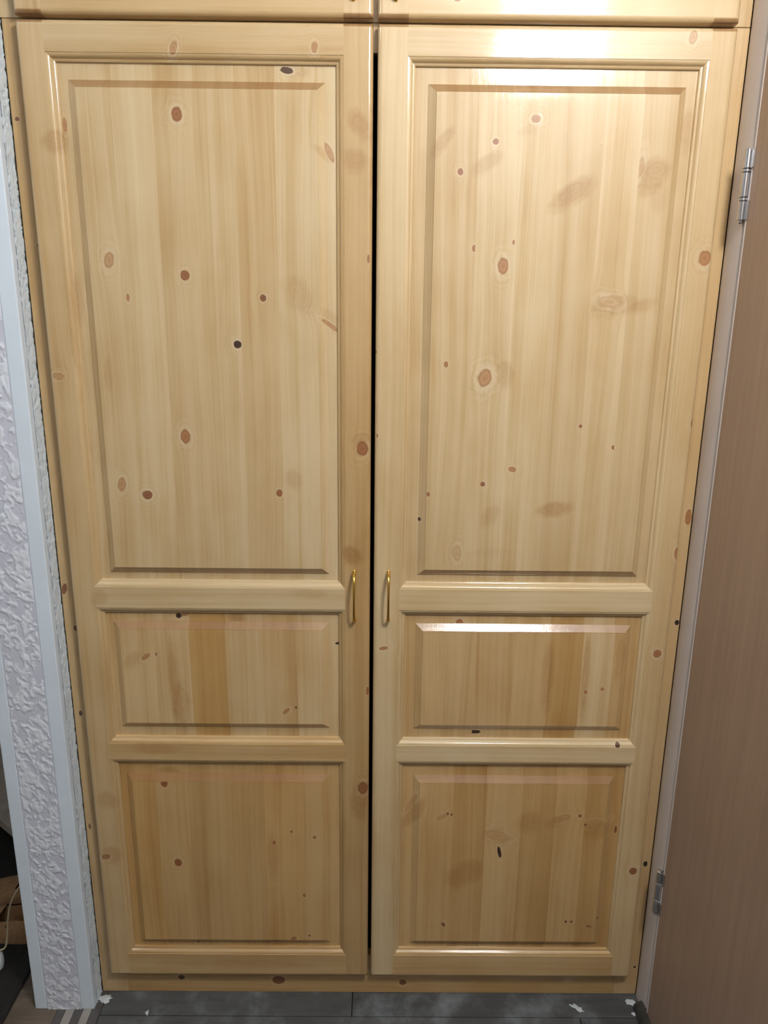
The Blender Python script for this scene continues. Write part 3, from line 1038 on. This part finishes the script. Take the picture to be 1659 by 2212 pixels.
bm = bmesh.new()
box(bm, -1.45, -.800, -.42, .60, .0006, .010, bev=.002)
tag(build('door_mat', bm, M_MAT), 'black mat on the floor left of the wall end', 'mat')


def shoe(name, label, heel, ang):
    """low loafer pointing along +x of its own frame, heel at the origin"""
    L, st = .265, 15
    root = empty(name, heel)
    root.rotation_euler.z = ang
    tag(root, label, 'shoe', 'tan suede loafers')

    def width(t):
        return .034 + .012 * math.sin(min(1, t * 1.15) * math.pi) + (.004 if t > .5 else 0)
    rows_o, rows_i = [], []
    n = 14
    for k in range(st + 1):
        t = k / st
        w = width(t) * min(1.0, math.sqrt(max(0.0, min(t / .10, (1 - t) / .14, 1.0))) + .10)
        htop = .064 if t < .35 else .064 - .010 * (t - .35) / .2 if t < .55 else max(.020, .056 - .036 * ((t - .55) / .45) ** 1.4)
        ring = []
        opening = t < .56
        for i in range(n + 1):
            a = math.pi * i / n
            if opening:
                yy = math.cos(a)
                s_ = 1 if yy >= 0 else -1
                hh = .012 + (htop - .012) * min(1.0, 1.35 * math.sin(a)) if abs(yy) > .62 else htop
                ww = w * (abs(yy) if abs(yy) > .62 else .62) * s_
                ring.append((t * L, ww, hh))
            else:
                ring.append((t * L, w * math.cos(a), .012 + (htop - .012) * math.sin(a) ** .75))
        rows_o.append(ring)
    bm_ = bmesh.new()
    # collar left open over the first part of the shoe: sides only
    half = 5
    k_open = int(st * .56)
    loft(bm_, [r[:half] for r in rows_o[:k_open + 1]])
    loft(bm_, [r[-half:] for r in rows_o[:k_open + 1]])
    loft(bm_, rows_o[k_open:])
    # heel cup
    hr = rows_o[0]
    bm_.faces.new([bm_.verts.new(p) for p in (hr[0], hr[half - 1], hr[-half], hr[-1])])
    bmesh.ops.remove_doubles(bm_, verts=bm_.verts[:], dist=1e-5)
    build('upper', bm_, M_SUEDE, root, True, 1.0)
    bm_ = bmesh.new()
    loft(bm_, [[(x + (.004 if i_ == 0 else 0), y * .93, .014 + (z - .012) * .9) for x, y, z in (r[0], r[half - 2], r[half - 1])][::-1] + [(r[0][0], 0, .014)] + [(x, y * .93, .014 + (z - .012) * .9) for x, y, z in (r[-half], r[-half + 1], r[-1])][::1] for i_, r in enumerate(rows_o[:k_open + 2])])
    build('lining', bm_, M_LINING, root, True, 1.0)
    bm_ = bmesh.new()
    top_r = [(k / st * L, (width(k / st) * min(1.0, math.sqrt(max(0.0, min(k / st / .10, (1 - k / st) / .14, 1.0))) + .10)) + .002) for k in range(st + 1)]
    loft(bm_, [[(x, -w, .0005), (x, -w, .0125), (x, w, .0125), (x, w, .0005)] for x, w in top_r], close=True)
    build('sole', bm_, M_SOLE, root)
    # small brass eyelet at the collar
    for sgn in (-1, 1):
        bm_ = bmesh.new()
        p = rows_o[int(st * .45)][half - 2 if sgn > 0 else -half + 1]
        lathe(bm_, p[0], 0, [(.0018, 0), (.0034, .0006), (.0034, .0014), (.0018, .002)], 12)
        bmesh.ops.rotate(bm_, verts=bm_.verts[:], cent=(p[0], 0, 0), matrix=Matrix.Rotation(-sgn * math.pi / 2, 3, 'X'))
        bmesh.ops.translate(bm_, verts=bm_.verts[:], vec=(0, p[1] * 1.0, p[2]))
        build('eyelet', bm_, M_BRASS, root, True)
    return root


shoe('loafer', 'nearer tan suede loafer on the black mat beside the wall end', (-.772, .146, .0102), math.radians(176))
shoe('loafer', 'farther tan suede loafer on the black mat, behind its mate', (-.774, .268, .0102), math.radians(180))

# white adapter with its cable
wp = at_z(-18, 2086, .02)
ad = empty('power_adapter', (wp.x, wp.y, .0102))
tag(ad, 'rounded white plastic adapter lying on the black mat', 'adapter')
bm = bmesh.new()
prof = [(.001, 0), (.020, .0005), (.026, .006), (.0275, .018), (.026, .034), (.020, .044), (.010, .049), (.001, .050)]
lathe(bm, 0, 0, prof, 24)
build('adapter_body', bm, M_WHITEP, ad, True)
bm = bmesh.new()
p0 = Vector((.008, .004, .049))
pts = []
ends = [at_y(12, 2045, wp.y + .01), at_y(17, 1990, wp.y + .03), at_y(22, 1955, wp.y + .05), at_y(36, 1925, wp.y + .07), at_y(52, 1905, wp.y + .10), at_y(75, 1900, wp.y + .15)]
ends += [Vector((-.760, .207, .075)), Vector((-.757, .209, .014))]
ends = [p0] + [e - Vector((wp.x, wp.y, .0102)) for e in ends]
for i in range(len(ends) - 1):
    a_, b_ = ends[i], ends[i + 1]
    pm, pn = ends[max(0, i - 1)], ends[min(len(ends) - 1, i + 2)]
    for k in range(6):
        t = k / 6
        pts.append(.5 * ((2 * a_) + (b_ - pm) * t + (2 * pm - 5 * a_ + 4 * b_ - pn) * t * t + (3 * a_ - pm - 3 * b_ + pn) * t ** 3))
pts.append(ends[-1])
tube(bm, pts, .0022, 8)
build('cable', bm, M_CORD, ad, True)

# corner shelf with a diagonal front, dark space below, leather bag with ring under it
A_, B_ = at_z(0, 1771, .20), at_z(25, 1792, .20)
dv_ = (B_ - A_) / (B_.x - A_.x)
P1 = B_ + dv_ * (-.7475 - B_.x)
P2 = A_ + dv_ * ((.655 - A_.y) / dv_.y)
sh = empty('corner_shelf', (-.80, .60, .012))
tag(sh, 'low grey brown corner shelf with a slanting front edge behind the loafers', 'shelf')
bpy.context.view_layer.update()
bm = bmesh.new()
foot = [(P1.x, P1.y), (-.7475, .655), (P2.x, .655), (P2.x, P2.y - .0)]
foot = [(P1.x, P1.y), (-.7475, .655), (P2.x, P2.y)]
loft(bm, [[(x, y, .178), (x, y, .1995)] for x, y in foot + foot[:1]])
bm.faces.new([bm.verts.new((x, y, .1995)) for x, y in foot])
bm.faces.new([bm.verts.new((x, y, .178)) for x, y in foot[::-1]])
bmesh.ops.remove_doubles(bm, verts=bm.verts[:], dist=1e-6)
local(build('shelf_board', bm, M_BOARD, None), sh)
local(box_obj('shelf_back_shade', (P2.x + .02, -.752, .640, .653, .0005, .1778), M_MAT, None), sh)  # black boards put in as the shade under the shelf
local(box_obj('shelf_side_shade', (-.7625, -.7525, max(P1.y + .06, .40), .639, .0005, .1778), M_MAT, None), sh)
bag = empty('leather_bag', (-.905, .415, .0102))
bag.scale = (.62, .62, .62)
tag(bag, 'tan leather bag with a metal ring below the corner shelf', 'bag')
bm = bmesh.new()
rows = []
for z, w, dpt in ((0, .085, .045), (.02, .092, .050), (.07, .090, .048), (.12, .080, .036), (.15, .070, .018), (.158, .066, .008)):
    rows.append([(w * math.copysign(abs(math.cos(a)) ** .5, math.cos(a)), dpt * math.copysign(abs(math.sin(a)) ** .6, math.sin(a)), z) for a in [2 * math.pi * k / 24 for k in range(24)]])
v, _ = loft(bm, rows, close=True)
bm.faces.new(v[-1])
bm.faces.new(v[0][::-1])
build('bag_body', bm, M_BAG, bag, True)
bm = bmesh.new()
tube(bm, [(.055 + .012 * math.cos(a), -.052, .095 + .012 * math.sin(a)) for a in [2 * math.pi * k / 20 for k in range(21)]], .0018, 8, cap=False)
build('ring', bm, M_BRASS, bag, True)
bm = bmesh.new()
box(bm, .045, .066, -.0535, -.0495, .100, .150, bev=.001)
build('strap_tab', bm, M_BAG, bag)

# ------------------------------------------------------------------ plaster left on the floor
M_SPLASH = simple('dried_white_plaster', (0.55, 0.60, 0.63), 0.8, 0, 0.15, 200, 0.3)


def splash(px, py, rx, ry, ang, label, seed, cat='plaster'):
    r = random.Random(seed)
    c = at_z(px, py, 0.0)
    bm_ = bmesh.new()
    n = 26
    ring, inner = [], []
    for k in range(n):
        a = 2 * math.pi * k / n
        f = 0.72 + 0.5 * noise.noise(Vector((math.cos(a) * 1.8 + seed, math.sin(a) * 1.8, seed * 3.1)))
        f += r.uniform(-.10, .10)
        x, y = rx * f * math.cos(a), ry * f * math.sin(a)
        x, y = x * math.cos(ang) - y * math.sin(ang), x * math.sin(ang) + y * math.cos(ang)
        ring.append((x, y, 0))
        inner.append((x * .75, y * .75, .0012))
    v, _ = loft(bm_, [ring, inner], close=True)
    cv = bm_.verts.new((0, 0, .0016))
    for k in range(n):
        bm_.faces.new((v[1][k], v[1][(k + 1) % n], cv))
    o = build('plaster_splash', bm_, M_SPLASH, None, True, 1.2)
    o.location = (c.x, c.y, 0.0005)
    tag(o, label, cat, 'dried plaster on the floor')
    return o


splash(1247, 2178, .022, .0085, math.radians(-38), 'white streak of dried plaster on the floor below the right door', 2)
splash(1362, 2166, .014, .012, .4, 'white patch of dried plaster in the corner by the brown door jamb', 5)
splash(1371, 2190, .010, .006, .2, 'small white plaster crumb beside the dark threshold', 7)
splash(318, 2188, .005, .008, .1, 'small pale plaster dab on the grey floor near the striped inlay', 9)
splash(228, 2157, .020, .017, .3, 'pale plaster smear at the foot of the wall end', 12)
